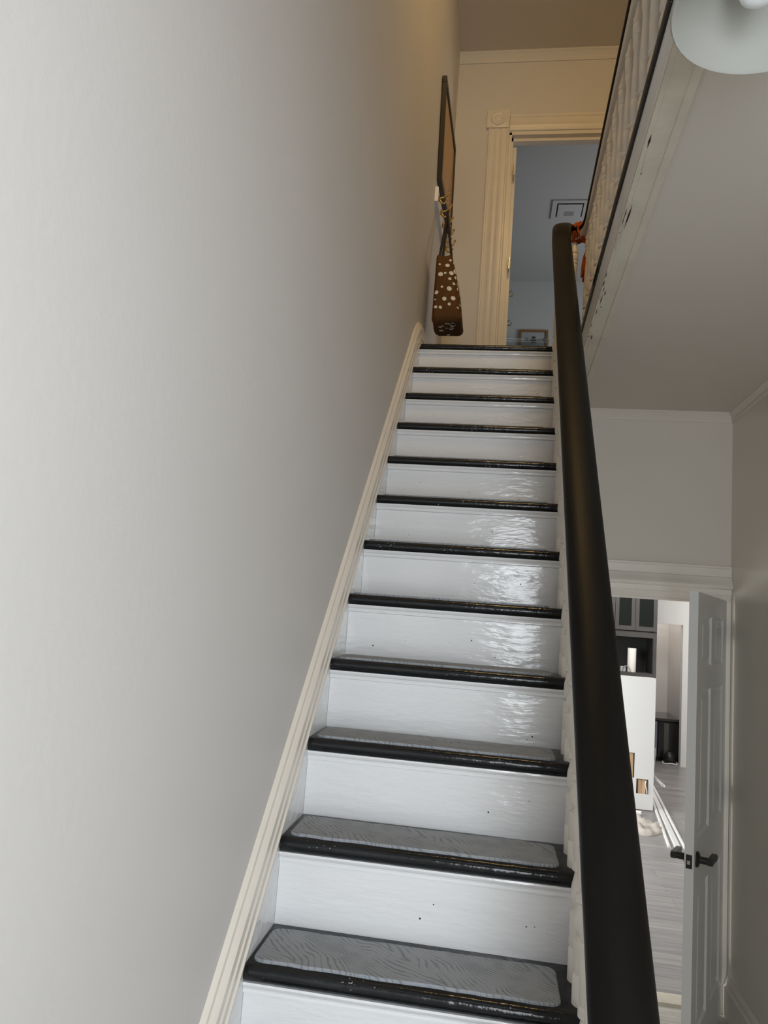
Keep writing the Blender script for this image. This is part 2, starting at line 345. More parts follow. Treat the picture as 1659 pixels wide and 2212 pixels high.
# ------------------------------------------------------------------ staircase
st = empty('staircase', (.32, -5 * D_, ZF))
tag(st, 'steep white staircase with black treads climbing between the wall and the railing', 'staircase')
def local(o, root):
    o.parent = root; o.matrix_parent_inverse = Matrix.Translation(root.location).inverted(); return o
XS = .70
nose = [(.212, 0), (.004, 0), (-.002, -.003), (-.007, -.009), (-.009, -.016), (-.007, -.023), (-.002, -.029), (.004, -.032), (.212, -.032)]
def tread_mesh():
    bm = bmesh.new(); N = 40; rg = []
    for k in range(N + 1):
        x = .0005 + (XS - .0005) * k / N
        rg.append((Vector((x, 0, 0)), Vector((0, 1, 0)), Vector((0, 0, 1))))
    sweep(bm, nose, rg); return bm
cove = [(.008, 0), (-.004, 0), (-.005, -.004), (-.003, -.008), (.001, -.012), (.002, -.016), (.0005, -.018), (.0005, -.021), (.008, -.023)]
for i in range(-5, 12):
    y, z = D_ * i, R_ * i
    if i == 11:
        bm = bmesh.new(); sweep(bm, [(.05 if a > .1 else a, b_) for a, b_ in nose], [(Vector((x, 0, 0)), Vector((0, 1, 0)), Vector((0, 0, 1))) for x in (.0005, .3, .757)])
    else: bm = tread_mesh()
    bmesh.ops.translate(bm, verts=bm.verts[:], vec=(0, y, z)); o = local(new_obj('tread', bm, NOSE, smooth=True), st)
    bm = bmesh.new(); prism(bm, cove, (0.0005, y, z - .032), (0, 1, 0), (0, 0, 1), (XS - .012, 0, 0)); local(new_obj('cove_moulding', bm, WHITEG), st)
    bm = bmesh.new(); box(bm, .0005, XS - .01, y + .008, y + .026, z - R_ - (.0 if i > -5 else 0), z - .032)
    if -1 <= i:      # old nail holes and marks in the painted riser
        for k in range(random.choice((2, 3, 4))):
            cx, cz, rr = random.uniform(.04, .6), z - R_ + random.uniform(.012, .1), random.choice((.0012, .0016, .0022))
            vs = [bm.verts.new((cx + rr * math.cos(a), y + .0075, cz + rr * math.sin(a))) for a in [2 * PI * q / 8 for q in range(8)]]
            bm.faces.new(vs).material_index = 1
    local(new_obj('riser', bm, None, mats=[WHITEG, HOLE]), st)
# wall side skirt board with ridged cap moulding, levelling out at the landing
def skirt_pts():
    P = [(-5 * D_ - .1, None)]
    ys = [-1.1 + .1 * k for k in range(31)]
    out = []
    for y in ys:
        out.append((y, SL * y))
    return out
path = [(y, SL * y) for y in [-1.1, -.5, 0, .5, 1.0, 1.5, 1.85]] + [(2.0, 1.965), (2.08, 2.025), (2.15, 2.066), (2.23, 2.09), (2.32, 2.098), (2.42, 2.098), (2.9, 2.098), (YU, 2.098)]
bm = bmesh.new()
fr = [(Vector((0, y, z)), Vector((1, 0, 0)), Vector((0, 0, 1))) for y, z in path]
sweep(bm, [(-.02, -.30), (0, -.30), (0, .03), (-.02, .03)], fr); local(new_obj('skirt_board', bm, WHITEG), st)
bm = bmesh.new()
cap = [(-.02, .02), (.0, .02), (.006, .024), (.007, .036), (.001, .042), (.001, .050), (.005, .054), (.004, .066), (.005, .078), (.001, .084), (.001, .090), (.004, .096), (.003, .118), (-.004, .128), (-.008, .132), (-.010, .142), (-.016, .148), (-.02, .15)]
sweep(bm, cap, fr); local(new_obj('skirt_moulding', bm, CREAM, smooth=True), st)
# outer string and plain panel below
bm = bmesh.new(); n = 17
pts = [(-5 * D_ + .02, ZF)]
for i in range(-5, 12): pts += [(D_ * i + .02, R_ * i - .034), (D_ * (i + 1) + .02, R_ * i - .034)]
pts[-1] = (D_ * 11 + .04, R_ * 11 - .034); pts += [(D_ * 11 + .04, ZF)]
vs0 = [bm.verts.new((XS - .03, y, z)) for y, z in pts]; vs1 = [bm.verts.new((XS - .005, y, z)) for y, z in pts]
bm.faces.new(vs0); bm.faces.new(vs1[::-1])
for a in range(len(pts)): bm.faces.new((vs0[a], vs0[(a + 1) % len(pts)], vs1[(a + 1) % len(pts)], vs1[a]))
bmesh.ops.triangulate(bm, faces=[f_ for f_ in bm.faces if len(f_.verts) > 4])
local(new_obj('outer_string', bm, CREAM), st)
struct(bx('wall_spandrel', .70, .72, D_ * 11, YB, ZF, ZC, WALL), 'wall closing the space below the stairs', 'wall')

# ------------------------------------------------------------------ stair mats
def mat_mesh(bm, x0, x1, y0, y1, h, r_=.022, n=6, seed=0):
    rnd = random.Random(seed)
    out = []
    for cx, cy, a0 in ((x1 - r_, y1 - r_, 0), (x0 + r_, y1 - r_, 90), (x0 + r_, y0 + r_, 180), (x1 - r_, y0 + r_, 270)):
        for k in range(n + 1):
            a = math.radians(a0 + 90 * k / n); out.append((cx + r_ * math.cos(a), cy + r_ * math.sin(a)))
    # split the long edges so the cut edge is slightly wavy
    res = []
    for (ax, ay), (bx_, by_) in zip(out, out[1:] + out[:1]):
        res.append((ax, ay)); L = math.hypot(bx_ - ax, by_ - ay)
        m_ = int(L / .03)
        for k in range(1, m_ + 1):
            t = k / (m_ + 1); res.append((ax + (bx_ - ax) * t, ay + (by_ - ay) * t + (rnd.uniform(-.0022, .0022) if abs(by_ - ay) < .01 else 0)))
    for zz in (0,): pass
    def ring(ins, z):
        cx, cy = (x0 + x1) / 2, (y0 + y1) / 2
        return [bm.verts.new((cx + (x - cx) * (1 - ins / (x1 - x0) * 2), cy + (y - cy) * (1 - ins / (y1 - y0) * 2), z)) for x, y in res]
    a, b_, c = ring(0, 0), ring(0, h * .6), ring(.002, h)
    for p_, q in ((a, b_), (b_, c)):
        for k in range(len(res)): bm.faces.new((p_[k], p_[(k + 1) % len(res)], q[(k + 1) % len(res)], q[k]))
    bm.faces.new(c); bm.faces.new(a[::-1])
ORD = ['first', 'second', 'third', 'fourth', 'fifth', 'sixth', 'seventh', 'eighth', 'ninth', 'tenth', 'eleventh']
for i in range(-5, 11):
    if i < 0: continue
    bm = bmesh.new(); dx = random.uniform(-.004, .004)
    mat_mesh(bm, 0, .606, 0, .158, .006, seed=i)
    o = new_obj('stair_mat', bm, MATM); o.location = (.012 + dx, D_ * i + .012, R_ * i); o.rotation_euler = (0, 0, random.uniform(-.008, .004))
    if i == 0: lab = 'grey leaf patterned carpet mat on the lowest black tread in view'
    elif i == 10: lab = 'grey carpet mat on the tread just below the landing edge'
    else: lab = 'grey leaf patterned carpet mat on the %s black tread from the bottom of the picture' % ORD[i]
    tag(o, lab, 'stair mat', 'carpet mats on the stair treads')

# ------------------------------------------------------------------ railing
rail = empty('stair_railing', (.66, -.6, R_ * -3))
tag(rail, 'black handrail on cream turned balusters, turning back along the upper landing', 'railing')
HR = .62
def rp(y): return Vector((.650 + .0125 * (y + .35), y, SL * y + HR))
def gx(y): return .802 + .010 * y
ZG = 2.75
core = [rp(y) for y in (-1.0, -.6, -.2, .2, .6, 1.0, 1.4, 1.75, 1.95)]
turn = [Vector((.682, 2.05, 2.645)), Vector((.686, 2.115, 2.705)), Vector((.696, 2.18, 2.748)), Vector((.72, 2.225, ZG + .008)), Vector((.755, 2.243, ZG)), Vector((.79, 2.225, ZG)), Vector((.812, 2.18, ZG)), Vector((gx(2.1), 2.1, ZG))]
guard = [Vector((gx(y), y, ZG)) for y in (1.9, 1.5, 1.0, .5, 0, -.6)]
def frames(pts):
    fr = []
    for i, p_ in enumerate(pts):
        t = (pts[min(i + 1, len(pts) - 1)] - pts[max(i - 1, 0)]).normalized()
        side = t.cross(Vector((0, 0, 1))).normalized(); upv = side.cross(t).normalized()
        fr.append((p_, side, upv))
    return fr
allp = smooth_path(core + turn + guard, 6)
kmax = len(allp)
RP = []
for k in range(24):   # mushroom section
    a = 2 * PI * k / 24; c, s = math.cos(a), math.sin(a)
    x = .0465 * math.copysign(abs(c) ** .8, c); y = (.026 if s > 0 else .018) * math.copysign(abs(s) ** .8, s)
    RP.append((x, y))
split = next(i for i, p_ in enumerate(allp) if p_.x > .80)
GP = [(a * .68, b_ * .85) for a, b_ in RP]
bm = bmesh.new(); sweep(bm, RP, frames(allp[:split + 1])); local(new_obj('handrail', bm, DARKH, smooth='all'), rail)
bm = bmesh.new(); frs = frames(allp)[split:]
sweep(bm, GP, frs); local(new_obj('handrail', bm, DARKH, smooth='all'), rail)
SP = [(-.024, -.012), (-.025, -.030), (-.018, -.042), (.018, -.042), (.025, -.030), (.024, -.012)]
bm = bmesh.new(); sweep(bm, SP, frames(allp)[:split + 1]); o = local(new_obj('subrail', bm, CREAM), rail); o['label'] = 'cream strip under the handrail'
SP2 = [(-.024, -.010), (-.026, -.024), (-.020, -.036), (.020, -.036), (.026, -.024), (.024, -.010)]
bm = bmesh.new(); sweep(bm, SP2, frs); o = local(new_obj('subrail', bm, CREAM), rail); o['label'] = 'cream strip under the handrail'
BALP = [(0, .006), (.03, .0095), (.085, .0150), (.095, .0180), (.120, .0180), (.124, .0150), (.132, .0180), (.185, .0185), (.192, .0160), (.200, .0178), (.214, .0178), (.222, .0150), (.232, .0172), (.258, .0160), (.278, .0125), (.284, .0138), (.292, .0128), (.42, .0158), (.520, .0186), (.526, .0172), (.532, .0188), (.540, .0172), (.546, .0188), (.554, .0174), (.560, .0188), (.66, .0186), (.675, .0150), (.682, .0195), (.700, .0195), (.707, .0140), (.716, .0150), (.745, .0195), (.775, .0205), (.795, .0175), (.802, .0130), (.812, .0205), (.905, .0205), (.910, .0190), (.915, .0208), (1, .0210)]
def bal_mesh(L):
    bm = bmesh.new(); lathe(bm, [(r_ * 1.06, L * (1 - t)) for t, r_ in BALP], seg=18)
    me = bpy.data.meshes.new('baluster'); bmesh.ops.recalc_face_normals(bm, faces=bm.faces[:]); bm.to_mesh(me); bm.free(); me.materials.append(CREAM)
    for p_ in me.polygons: p_.use_smooth = True
    try: me.set_sharp_from_angle(angle=math.radians(40))
    except Exception: pass
    return me
def bal(me, loc):
    o = bpy.data.objects.new('baluster', me); COL.objects.link(o); o.location = loc; local(o, rail)
MF, MBk, MG = bal_mesh(.04 * SL + HR - .045), bal_mesh(.137 * SL + HR - .045), bal_mesh(ZG - .035 - ZT)
for i in range(-3, 11):
    for dy, me in ((.04, MF), (.137, MBk)):
        y = D_ * i + dy
        bal(me, (rp(y).x + .003, y, R_ * i))
for y in [2.10 - .155 * k for k in range(14)]: bal(MG, (gx(y), y, ZT))
bal(MG, (.765, 2.243, ZT))

# orange braided yarn tied round the turn of the rail, with a hanging tassel
yarn = empty('yarn_tie', (.785, 2.22, 2.73)); tag(yarn, 'orange braided yarn tied round the handrail at the top turn', 'yarn tie')
bm = bmesh.new(); c0 = Vector((.784, 2.237, 2.752)); ax = Vector((1, -.6, 0)).normalized(); sd = Vector((.6, 1, 0)).normalized()
for k, off in enumerate((-.022, -.010, .003, .015, .026)):
    pts = []
    for q in range(28):
        a = 2 * PI * q / 28
        pts.append(c0 + ax * (off + .006 * math.sin(a + k)) + sd * .042 * math.cos(a) + Vector((0, 0, 1)) * (.043 + .005 * (k % 2)) * math.sin(a))
    rr = [.0085 + .0022 * math.sin(q * PI * .9 + k) for q in range(28)]
    tube(bm, pts, rr, 8, closed=True)
local(new_obj('wrapped_loops', bm, ORANGE, smooth='all'), yarn)
bm = bmesh.new()
for k in range(4):
    tube(bm, smooth_path([c0 + ax * (.02 + .01 * k) + Vector((0, .0, -.045)), Vector((.83 + .006 * k, 2.20, 2.675 - .004 * k)), Vector((.855 + .004 * k, 2.18, 2.68))], 6), .008, 8)
for k in range(26):
    a = 2 * PI * k / 26; rr = random.uniform(.006, .022); ln = random.uniform(.13, .20)
    p0 = Vector((.834, 2.20, 2.665)); e = p0 + Vector((math.cos(a) * rr - .014, math.sin(a) * rr, -ln))
    tube(bm, smooth_path([p0, p0.lerp(e, .5) + Vector((math.cos(a) * .012, math.sin(a) * .012, 0)), e], 4), .0042, 6)
o = local(new_obj('tassel', bm, ORANGE, smooth='all'), yarn); o['label'] = 'darker orange fringe hanging below'

# ------------------------------------------------------------------ ceiling lamp (unlit)
LX, LY, LZ = .853, -.37, 1.74
lamp = empty('ceiling_light', (LX, LY, ZC)); tag(lamp, 'unlit frosted white glass bowl light hanging near the top right corner', 'lamp')
bm = bmesh.new()
outer = [(.160, 0), (.163, .004), (.160, .012), (.150, .028), (.136, .055), (.116, .085), (.090, .112), (.066, .130), (.052, .140), (.050, .148)]
inner = [(.046, .146), (.048, .136), (.062, .126), (.086, .108), (.111, .081), (.130, .052), (.144, .026), (.153, .010), (.157, .002)]
lathe(bm, outer + inner + [outer[0]], (LX, LY, LZ), 48, cap=False)
local(new_obj('lamp_shade', bm, SHADE, smooth='all'), lamp)
bm = bmesh.new(); lathe(bm, [(.004, -.002), (.018, 0), (.029, .010), (.033, .025), (.030, .042), (.020, .058), (.015, .075), (.014, .11)], (.828, -.366, LZ + .012), 24)
local(new_obj('bulb', bm, BULB, smooth='all'), lamp)
bm = bmesh.new(); lathe(bm, [(.052, 0), (.052, .02), (.03, .03), (.02, .046), (.055, .048), (.062, .058), (.062, .0625)], (LX, LY, LZ + .142), 24); local(new_obj('fitter', bm, NICKEL, smooth=True), lamp)

# ------------------------------------------------------------------ lower door leaf
d1 = empty('door_1', (1.652, 2.695, ZF)); struct(d1, 'open white six panel door at the right with a black lever handle', 'door')
d1.rotation_euler = (0, 0, math.atan2(-.75, -.335))
DW, DH, DT = .815, 2.045, .038
# local x = along the leaf, local y: -y side is the face toward the right wall? keep both faces panelled
def panel_door(parent, W_, H_, T_, rows, mname=DOORP):
    st_ = .105; mid = .10; cw = (W_ - 2 * st_ - mid) / 2
    bm = bmesh.new()
    cols = [(st_, st_ + cw), (st_ + cw + mid, W_ - st_)]
    xs = [0, cols[0][0], cols[0][1], cols[1][0], cols[1][1], W_]
    zs = [.012] + [z for r_ in rows for z in r_] + [H_]
    for a in range(0, 6, 2): box(bm, xs[a], xs[a + 1], -T_ / 2, T_ / 2, .012, H_)
    for (c0_, c1_) in cols:
        for a in range(0, len(zs), 2): box(bm, c0_, c1_, -T_ / 2, T_ / 2, zs[a], zs[a + 1])
    leaf = new_obj('door_leaf', bm, mname, parent)
    for (c0_, c1_) in cols:
        for (z0, z1) in rows:
            bm = bmesh.new()
            def rect(i, y): return [bm.verts.new((x, y, z)) for x, z in ((c0_ + i, z0 + i), (c1_ - i, z0 + i), (c1_ - i, z1 - i), (c0_ + i, z1 - i))]
            for s in (-1, 1):
                rg = [rect(0, s * T_ / 2), rect(.012, s * (T_ / 2 - .010)), rect(.022, s * (T_ / 2 - .010)), rect(.045, s * (T_ / 2 - .003))]
                for p_, q in zip(rg, rg[1:]):
                    for k in range(4): bm.faces.new((p_[k], p_[(k + 1) % 4], q[(k + 1) % 4], q[k]))
                bm.faces.new(rg[-1])
            new_obj('door_panel', bm, mname, parent)
    return leaf
panel_door(d1, DW, DH, DT, [(.19, .775), (.985, 1.615), (1.715, 1.945)])
hz = .905
bm = bmesh.new(); box(bm, DW - .001, DW + .0025, -.0125, .0125, hz - .028, hz + .028, 0, .001); box(bm, DW + .002, DW + .009, -.006, .006, hz - .010, hz + .006, 1)
o = new_obj('latch_plate', bm, None, d1, mats=[BLACKM, CHROME])
for s in (-1, 1):
    bm = bmesh.new()
    lathe(bm, [(.033, s * DT / 2), (.033, s * (DT / 2 + .004)), (.028, s * (DT / 2 + .010)), (.015, s * (DT / 2 + .013)), (.0145, s * (DT / 2 + .022)), (.0145, s * (DT / 2 + .066)), (.002, s * (DT / 2 + .067))], (DW - .065, 0, hz), 24, 'Y')
    yc = s * (DT / 2 + .055)
    fr = [(Vector((x, yc, hz - dz)), Vector((0, 1, 0)), Vector((0, 0, 1))) for x, dz in ((DW - .050, 0), (DW - .09, 0), (DW - .13, .001), (DW - .175, .003), (DW - .18, .004))]
    sweep(bm, [(-.010, -.013), (.010, -.013), (.012, 0), (.010, .013), (-.010, .013), (-.012, 0)], fr)
    new_obj('door_handle', bm, BLACKM, d1, smooth=True)
for z in (.20, 1.03, 1.84):
    bm = bmesh.new(); lathe(bm, [(.0065, z), (.0065, z + .09)], (-.004, -DT / 2 - .004, 0), 12); box(bm, -.003, .0, -DT / 2, DT / 2 - .006, z, z + .09); box(bm, -.05, .0, -DT / 2 - .003, -DT / 2 - .001, z, z + .09)
    new_obj('hinge', bm, NICKEL, d1)

# ------------------------------------------------------------------ kitchen beyond the lower doorway
struct(bx('floor_kitchen', ROOMX0, ROOMX1, YB + .12, 11.6, ZF - .1, ZF, GREYFL), 'grey wood plank floor beyond the lower doorway', 'floor')
struct(bx('ceiling_kitchen', ROOMX0, ROOMX1, YB + .12, 11.6, ZC, ZC + .05, CEIL))
bm = bmesh.new(); box(bm, ROOMX0 - .1, ROOMX0, YB + .12, 11.6, ZF, ZC); box(bm, ROOMX1, ROOMX1 + .1, YB + .12, 11.6, ZF, ZC)
box(bm, ROOMX0 - .1, .70, YB + .0, YB + .12, ZF, ZC); box(bm, XR + .12, ROOMX1 + .1, YB, YB + .12, ZF, ZC)
struct(new_obj('wall_kitchen_side', bm, WALL))
bm = bmesh.new(); box(bm, ROOMX0, 2.80, ROOMY, ROOMY + .12, ZF, ZC); box(bm, 2.80, 3.172, ROOMY, ROOMY + .12, .855, ZC); box(bm, 3.172, ROOMX1, ROOMY, ROOMY + .12, ZF, ZC)
struct(new_obj('wall_kitchen', bm, WHITE), 'white kitchen wall with a tall cased opening', 'wall')
bm = bmesh.new(); box(bm, 2.6, 3.45, 11.2, 11.3, ZF, ZC); box(bm, 2.5, 2.6, ROOMY + .12, 11.2, ZF, ZC); box(bm, 3.24, 3.34, ROOMY + .12, 11.2, ZF, ZC)
struct(new_obj('wall_pantry', bm, WALL), 'greyish wall inside the opening', 'wall')
# unfinished half wall with openings showing the studs
hw = empty('half_wall', (1.7, 7.06, ZF)); tag(hw, 'unfinished white drywall half wall with two cut holes showing pine studs', 'half wall')
bm = bmesh.new(); X0, X1, T0 = 1.2, 2.192, .215
def hbox(a, b_, c, d): box(bm, a, b_, 7.0, 7.013, c, d)
hbox(X0, 1.86, -1.134, T0); hbox(1.86, 2.008, -1.134, -.82); hbox(1.86, 2.008, -.565, T0); hbox(2.008, 2.03, -1.134, T0); hbox(2.03, 2.153, -1.134, -.975); hbox(2.03, 2.153, -.825, T0); hbox(2.153, X1, -1.134, T0)
box(bm, X0, X1, 7.115, 7.128, -1.134, T0); box(bm, X0, X1, 7.0, 7.128, T0, T0 + .012); box(bm, X1, X1 + .012, 7.0, 7.128, -1.134, T0 + .012)
o = local(new_obj('drywall', bm, WHITE), hw)
for x0, x1 in ((1.955, 1.995), (2.05, 2.09), (2.092, 2.13), (1.6, 1.64)):
    o = local(bx('stud', x0, x1, 7.02, 7.11, -1.138, T0 - .01, PINE, None, .002), hw); o['label'] = 'bare pine stud'
bm = bmesh.new(); tube(bm, smooth_path([(2.13, 7.0, -.84), (2.12, 6.985, -.88), (2.135, 6.99, -.93), (2.14, 6.995, -.965)], 6), .006, 8); local(new_obj('torn_edge', bm, WHITE, smooth='all'), hw)

# charcoal hutch
hu = empty('kitchen_hutch', (2.2, 9.45, ZF)); tag(hu, 'charcoal grey hutch with glass doors and an open shelf behind the white half wall', 'cabinet')
X0, X1, F = 1.55, 2.672, 9.30
bm = bmesh.new()
box(bm, X1 - .045, X1, F, 9.75, ZF + .001, 1.6); box(bm, X0, X0 + .045, F, 9.75, ZF + .001, 1.6); box(bm, X0, X1, 9.72, 9.75, ZF + .001, 1.6)
for z0, z1 in ((.09, .155), (.635, .715), (1.55, 1.6), (ZF + .001, -.9)): box(bm, X0 + .045, X1 - .045, F + .0005, 9.72, z0, z1)
local(new_obj('body', bm, HUTCH), hu)
bm = bmesh.new(); box(bm, X0 + .045, X1 - .045, 9.712, 9.719, .156, .634); box(bm, X1 - .052, X1 - .0455, F + .03, 9.71, .156, .634); local(new_obj('shelf_back', bm, HUTCHIN), hu)
bm = bmesh.new(); box(bm, X0 + .046, X1 - .046, F + .004, F + .03, -.89, .085); local(new_obj('lower_front', bm, HUTCH), hu)
for (a, b_) in ((X0 + .02, 1.83), (1.835, 2.105), (2.11, 2.375), (2.38, 2.668)):
    bm = bmesh.new(); z0, z1 = .725, 1.54; s = .05
    y0_, y1_ = F - .022, F - .001
    box(bm, a, a + s, y0_, y1_, z0, z1); box(bm, b_ - s, b_, y0_, y1_, z0, z1); box(bm, a + s, b_ - s, y0_, y1_, z0, z0 + .06); box(bm, a + s, b_ - s, y0_, y1_, z1 - .06, z1)
    d = local(new_obj('door', bm, HUTCH), hu)
    p_ = bx('pane', a + s, b_ - s, F - .014, F - .009, z0 + .06, z1 - .06, DARKGL); local(p_, hu); mw = p_.parent; p_.parent = d; p_.matrix_parent_inverse = Matrix.Identity(4)
# paper towel roll and a small appliance with a cable on the open shelf
bm = bmesh.new(); lathe(bm, [(.02, .325), (.056, .325), (.058, .32), (.058, .004), (.056, 0), (.02, 0)], (2.37, 9.42, .1555), 28)
o = new_obj('paper_towel_roll', bm, PAPER, smooth=True); tag(o, 'white paper towel roll standing on the dark open shelf', 'paper towel')
bm = bmesh.new(); box(bm, 2.215, 2.285, 9.36, 9.43, .1555, .225, 0, .006)
gd = empty('small_charger', (2.25, 9.4, .1555)); tag(gd, 'small grey device with a looped cable left of the paper towel roll', 'device')
local(new_obj('case', bm, mat('grey_plastic', (.35, .34, .33), .5)), gd)
bm = bmesh.new(); tube(bm, smooth_path([(2.24, 9.355, .17), (2.25, 9.345, .22), (2.285, 9.34, .235), (2.325, 9.345, .2), (2.345, 9.35, .162)], 6), .005, 8); local(new_obj('cable', bm, mat('grey_cable', (.2, .2, .19), .5), smooth='all'), gd)
# black wine fridge under a counter in the pantry
fg = empty('wine_fridge', (3.02, 10.6, ZF)); tag(fg, 'black under counter fridge with glass front inside the wall opening', 'fridge')
bm = bmesh.new(); box(bm, 2.80, 3.235, 10.33, 10.85, ZF + .001, -.56); local(new_obj('body', bm, FRIDGE), fg)
bm = bmesh.new(); box(bm, 2.93, 3.228, 10.295, 10.328, -1.08, -.575, 0, .004); d = local(new_obj('door', bm, FRIDGE), fg)
bm = bmesh.new(); box(bm, 3.01, 3.075, 10.290, 10.296, -1.06, -.59); o = local(new_obj('glass_strip', bm, mat('grey_glass', (.10, .098, .09), .2)), fg)
bm = bmesh.new(); box(bm, 2.875, 2.915, 10.29, 10.328, -1.08, -.575, 0, .004); o = local(new_obj('steel_edge', bm, mat('blue_steel', (.30, .30, .36), .3, metal=.6)), fg)
ct = bx('counter', 2.61, 3.238, 10.27, 11.19, -.558, -.522, mat('dark_counter', (.05, .048, .045), .12, .5), None, .004); tag(ct, 'dark counter slab on top of the black fridge', 'counter')
hl = empty('cap', (3.09, 10.2, ZF)); tag(hl, 'black cap shaped bundle with white edge in front of the fridge', 'cap')
bm = bmesh.new(); lathe(bm, [(.092, 0), (.092, .03), (.085, .075), (.065, .115), (.035, .14), (.003, .148)], (3.07, 10.18, ZF + .022), 24); local(new_obj('crown', bm, BLACKM, smooth='all'), hl)
bm = bmesh.new(); pts = [(3.07 + .1 * math.cos(a), 10.15 + .09 * math.sin(a), ZF + .012 + .008 * math.sin(3 * a)) for a in [2 * PI * k / 24 for k in range(24)]]; tube(bm, pts, .011, 8, closed=True); local(new_obj('white_edge', bm, CORD, smooth='all'), hl)
br = empty('brush', (3.2, 10.14, .1)); tag(br, 'thin dark handled brush hanging in the wall opening', 'brush')
bm = bmesh.new(); box(bm, 3.205, 3.225, 10.16, 10.185, .26, .53, 0, .004); local(new_obj('handle', bm, BLACKM), br)
bm = bmesh.new(); box(bm, 3.20, 3.238, 10.15, 10.2, .04, .262, 0, .006); local(new_obj('head', bm, mat('pale_grey_plastic', (.42, .40, .37), .6)), br)

# white cord loop hanging beside the half wall
bm = bmesh.new()
tube(bm, smooth_path([(2.225, 7.06, -.50), (2.222, 7.05, -.62), (2.215, 7.05, -.74), (2.225, 7.04, -.80), (2.26, 7.03, -.84), (2.30, 7.02, -.875), (2.325, 7.02, -.882), (2.318, 7.02, -.868), (2.28, 7.03, -.84), (2.235, 7.04, -.80), (2.21, 7.04, -.79)], 8), .005, 8)
o = new_obj('cord', bm, CORD, smooth='all'); tag(o, 'white cord with a loop dangling from the edge of the half wall', 'cord')
# loose white trim strips lying on the floor
for (a, b_, wd, h, yo, lab) in (((2.47, 8.3), (2.197, 5.52), .026, .016, 0, 'long white trim strip on the plank floor, nearest the door edge'), ((2.42, 8.2), (2.150, 5.60), .040, .014, 0, 'wider white trim strip on the plank floor, second from the door edge'), ((2.385, 8.0), (2.112, 5.47), .024, .016, 0, 'white trim strip on the plank floor between the wide strip and the shortest one'), ((2.33, 7.75), (2.072, 5.64), .026, .020, 0, 'leftmost white trim strip, lying under the edge of the canvas cloth')):
    A, B = Vector((*a, ZF)), Vector((*b_, ZF)); t = (B - A); L = t.length; t.normalize(); s = Vector((t.y, -t.x, 0))
    bm = bmesh.new(); prism(bm, [(-wd / 2, .0005), (wd / 2, .0005), (wd / 2, h * .6), (wd * .3, h), (-wd * .2, h), (-wd / 2, h * .7)], A, s, (0, 0, 1), t * L)
    tag(new_obj('trim_strip', bm, WHITE), lab, 'trim strip', 'loose white trim strips on the floor')
# crumpled canvas cloth
bm = bmesh.new(); NX, NY = 26, 30; grid = {}
out = [(1.80, 6.60), (1.99, 6.68), (2.05, 6.54), (2.10, 6.50), (2.16, 6.54), (2.185, 6.34), (2.12, 6.14), (2.0, 5.975), (1.89, 5.955), (1.72, 6.0), (1.68, 6.3)]
cx, cy = 1.93, 6.3
NA, NRR = 66, 12
outs = smooth_path([(x, y, 0) for x, y in out + [out[0]]], 6)
rings = []
for q in range(NRR + 1):
    ring = []
    for k, p_ in enumerate(outs[:-1]):
        t = q / NRR; x = cx + (p_.x - cx) * t; y = cy + (p_.y - cy) * t
        z = .026 + .016 * math.sin(x * 31 + y * 13) + .012 * math.sin(y * 37 - x * 17) + .008 * math.sin(x * 70 + 3 * y)
        z *= (1 - t ** 5); ring.append(bm.verts.new((x, y, ZF + .004 + max(0, z))))
    rings.append(ring)
for a, b_ in zip(rings, rings[1:]):
    for k in range(len(a)): bm.faces.new((a[k], a[(k + 1) % len(a)], b_[(k + 1) % len(a)], b_[k]))
low = [bm.verts.new((v.co.x, v.co.y, ZF + .0005)) for v in rings[-1]]
for k in range(len(low)): bm.faces.new((rings[-1][k], rings[-1][(k + 1) % len(low)], low[(k + 1) % len(low)], low[k]))
o = new_obj('drop_cloth', bm, DROP, smooth='all'); tag(o, 'crumpled beige canvas cloth on the grey plank floor', 'cloth')
bm = bmesh.new(); lathe(bm, [(.012, 0), (.022, 0), (.022, .16), (.012, .16), (.012, 0)], (0, 0, 0), 18, 'X', cap=False); o = new_obj('cardboard_tube', bm, PAPER, smooth=True); o.location = (1.89, 6.80, ZF + .0225); o.rotation_euler = (0, 0, -.3)
tag(o, 'short pale paper tube on the floor at the foot of the half wall', 'tube')

# ------------------------------------------------------------------ upper landing: board, hooks, bag
pf = empty('picture_frame', (-.018, 2.94, 3.62)); tag(pf, 'black framed tan board hung crooked on the left wall above the hooks', 'picture frame')
pf.rotation_euler = (math.radians(8.5), 0, 0)
a, b_, c, d = -.452, .452, -.305, .305; fw = .035
bm = bmesh.new()
for (p0, p1, q0, q1) in ((a, b_, c, c + fw), (a, b_, d - fw, d), (a, a + fw, c + fw, d - fw), (b_ - fw, b_, c + fw, d - fw)): box(bm, 0, .028, p0, p1, q0, q1, 0, .003)
new_obj('frame', bm, FRAMEB, pf)
bm = bmesh.new(); box(bm, .002, .018, a + fw, b_ - fw, c + fw, d - fw); o = new_obj('board', bm, CORK, pf); o['label'] = 'plain tan brown board'
rk = empty('hook_rack', (-.02, 2.85, 3.14)); tag(rk, 'white wall rail with five brass hooks below the tan board', 'coat rack')
bm = bmesh.new(); prism(bm, [(0, -.045), (.018, -.045), (.020, -.035), (.020, .035), (.018, .045), (0, .045)], (-.02, 2.50, 3.14), (1, 0, 0), (0, 0, 1), (0, .74, 0))
local(new_obj('rail', bm, WHITE), rk)
HK = [2.55, 2.70, 2.85, 3.0, 3.14]
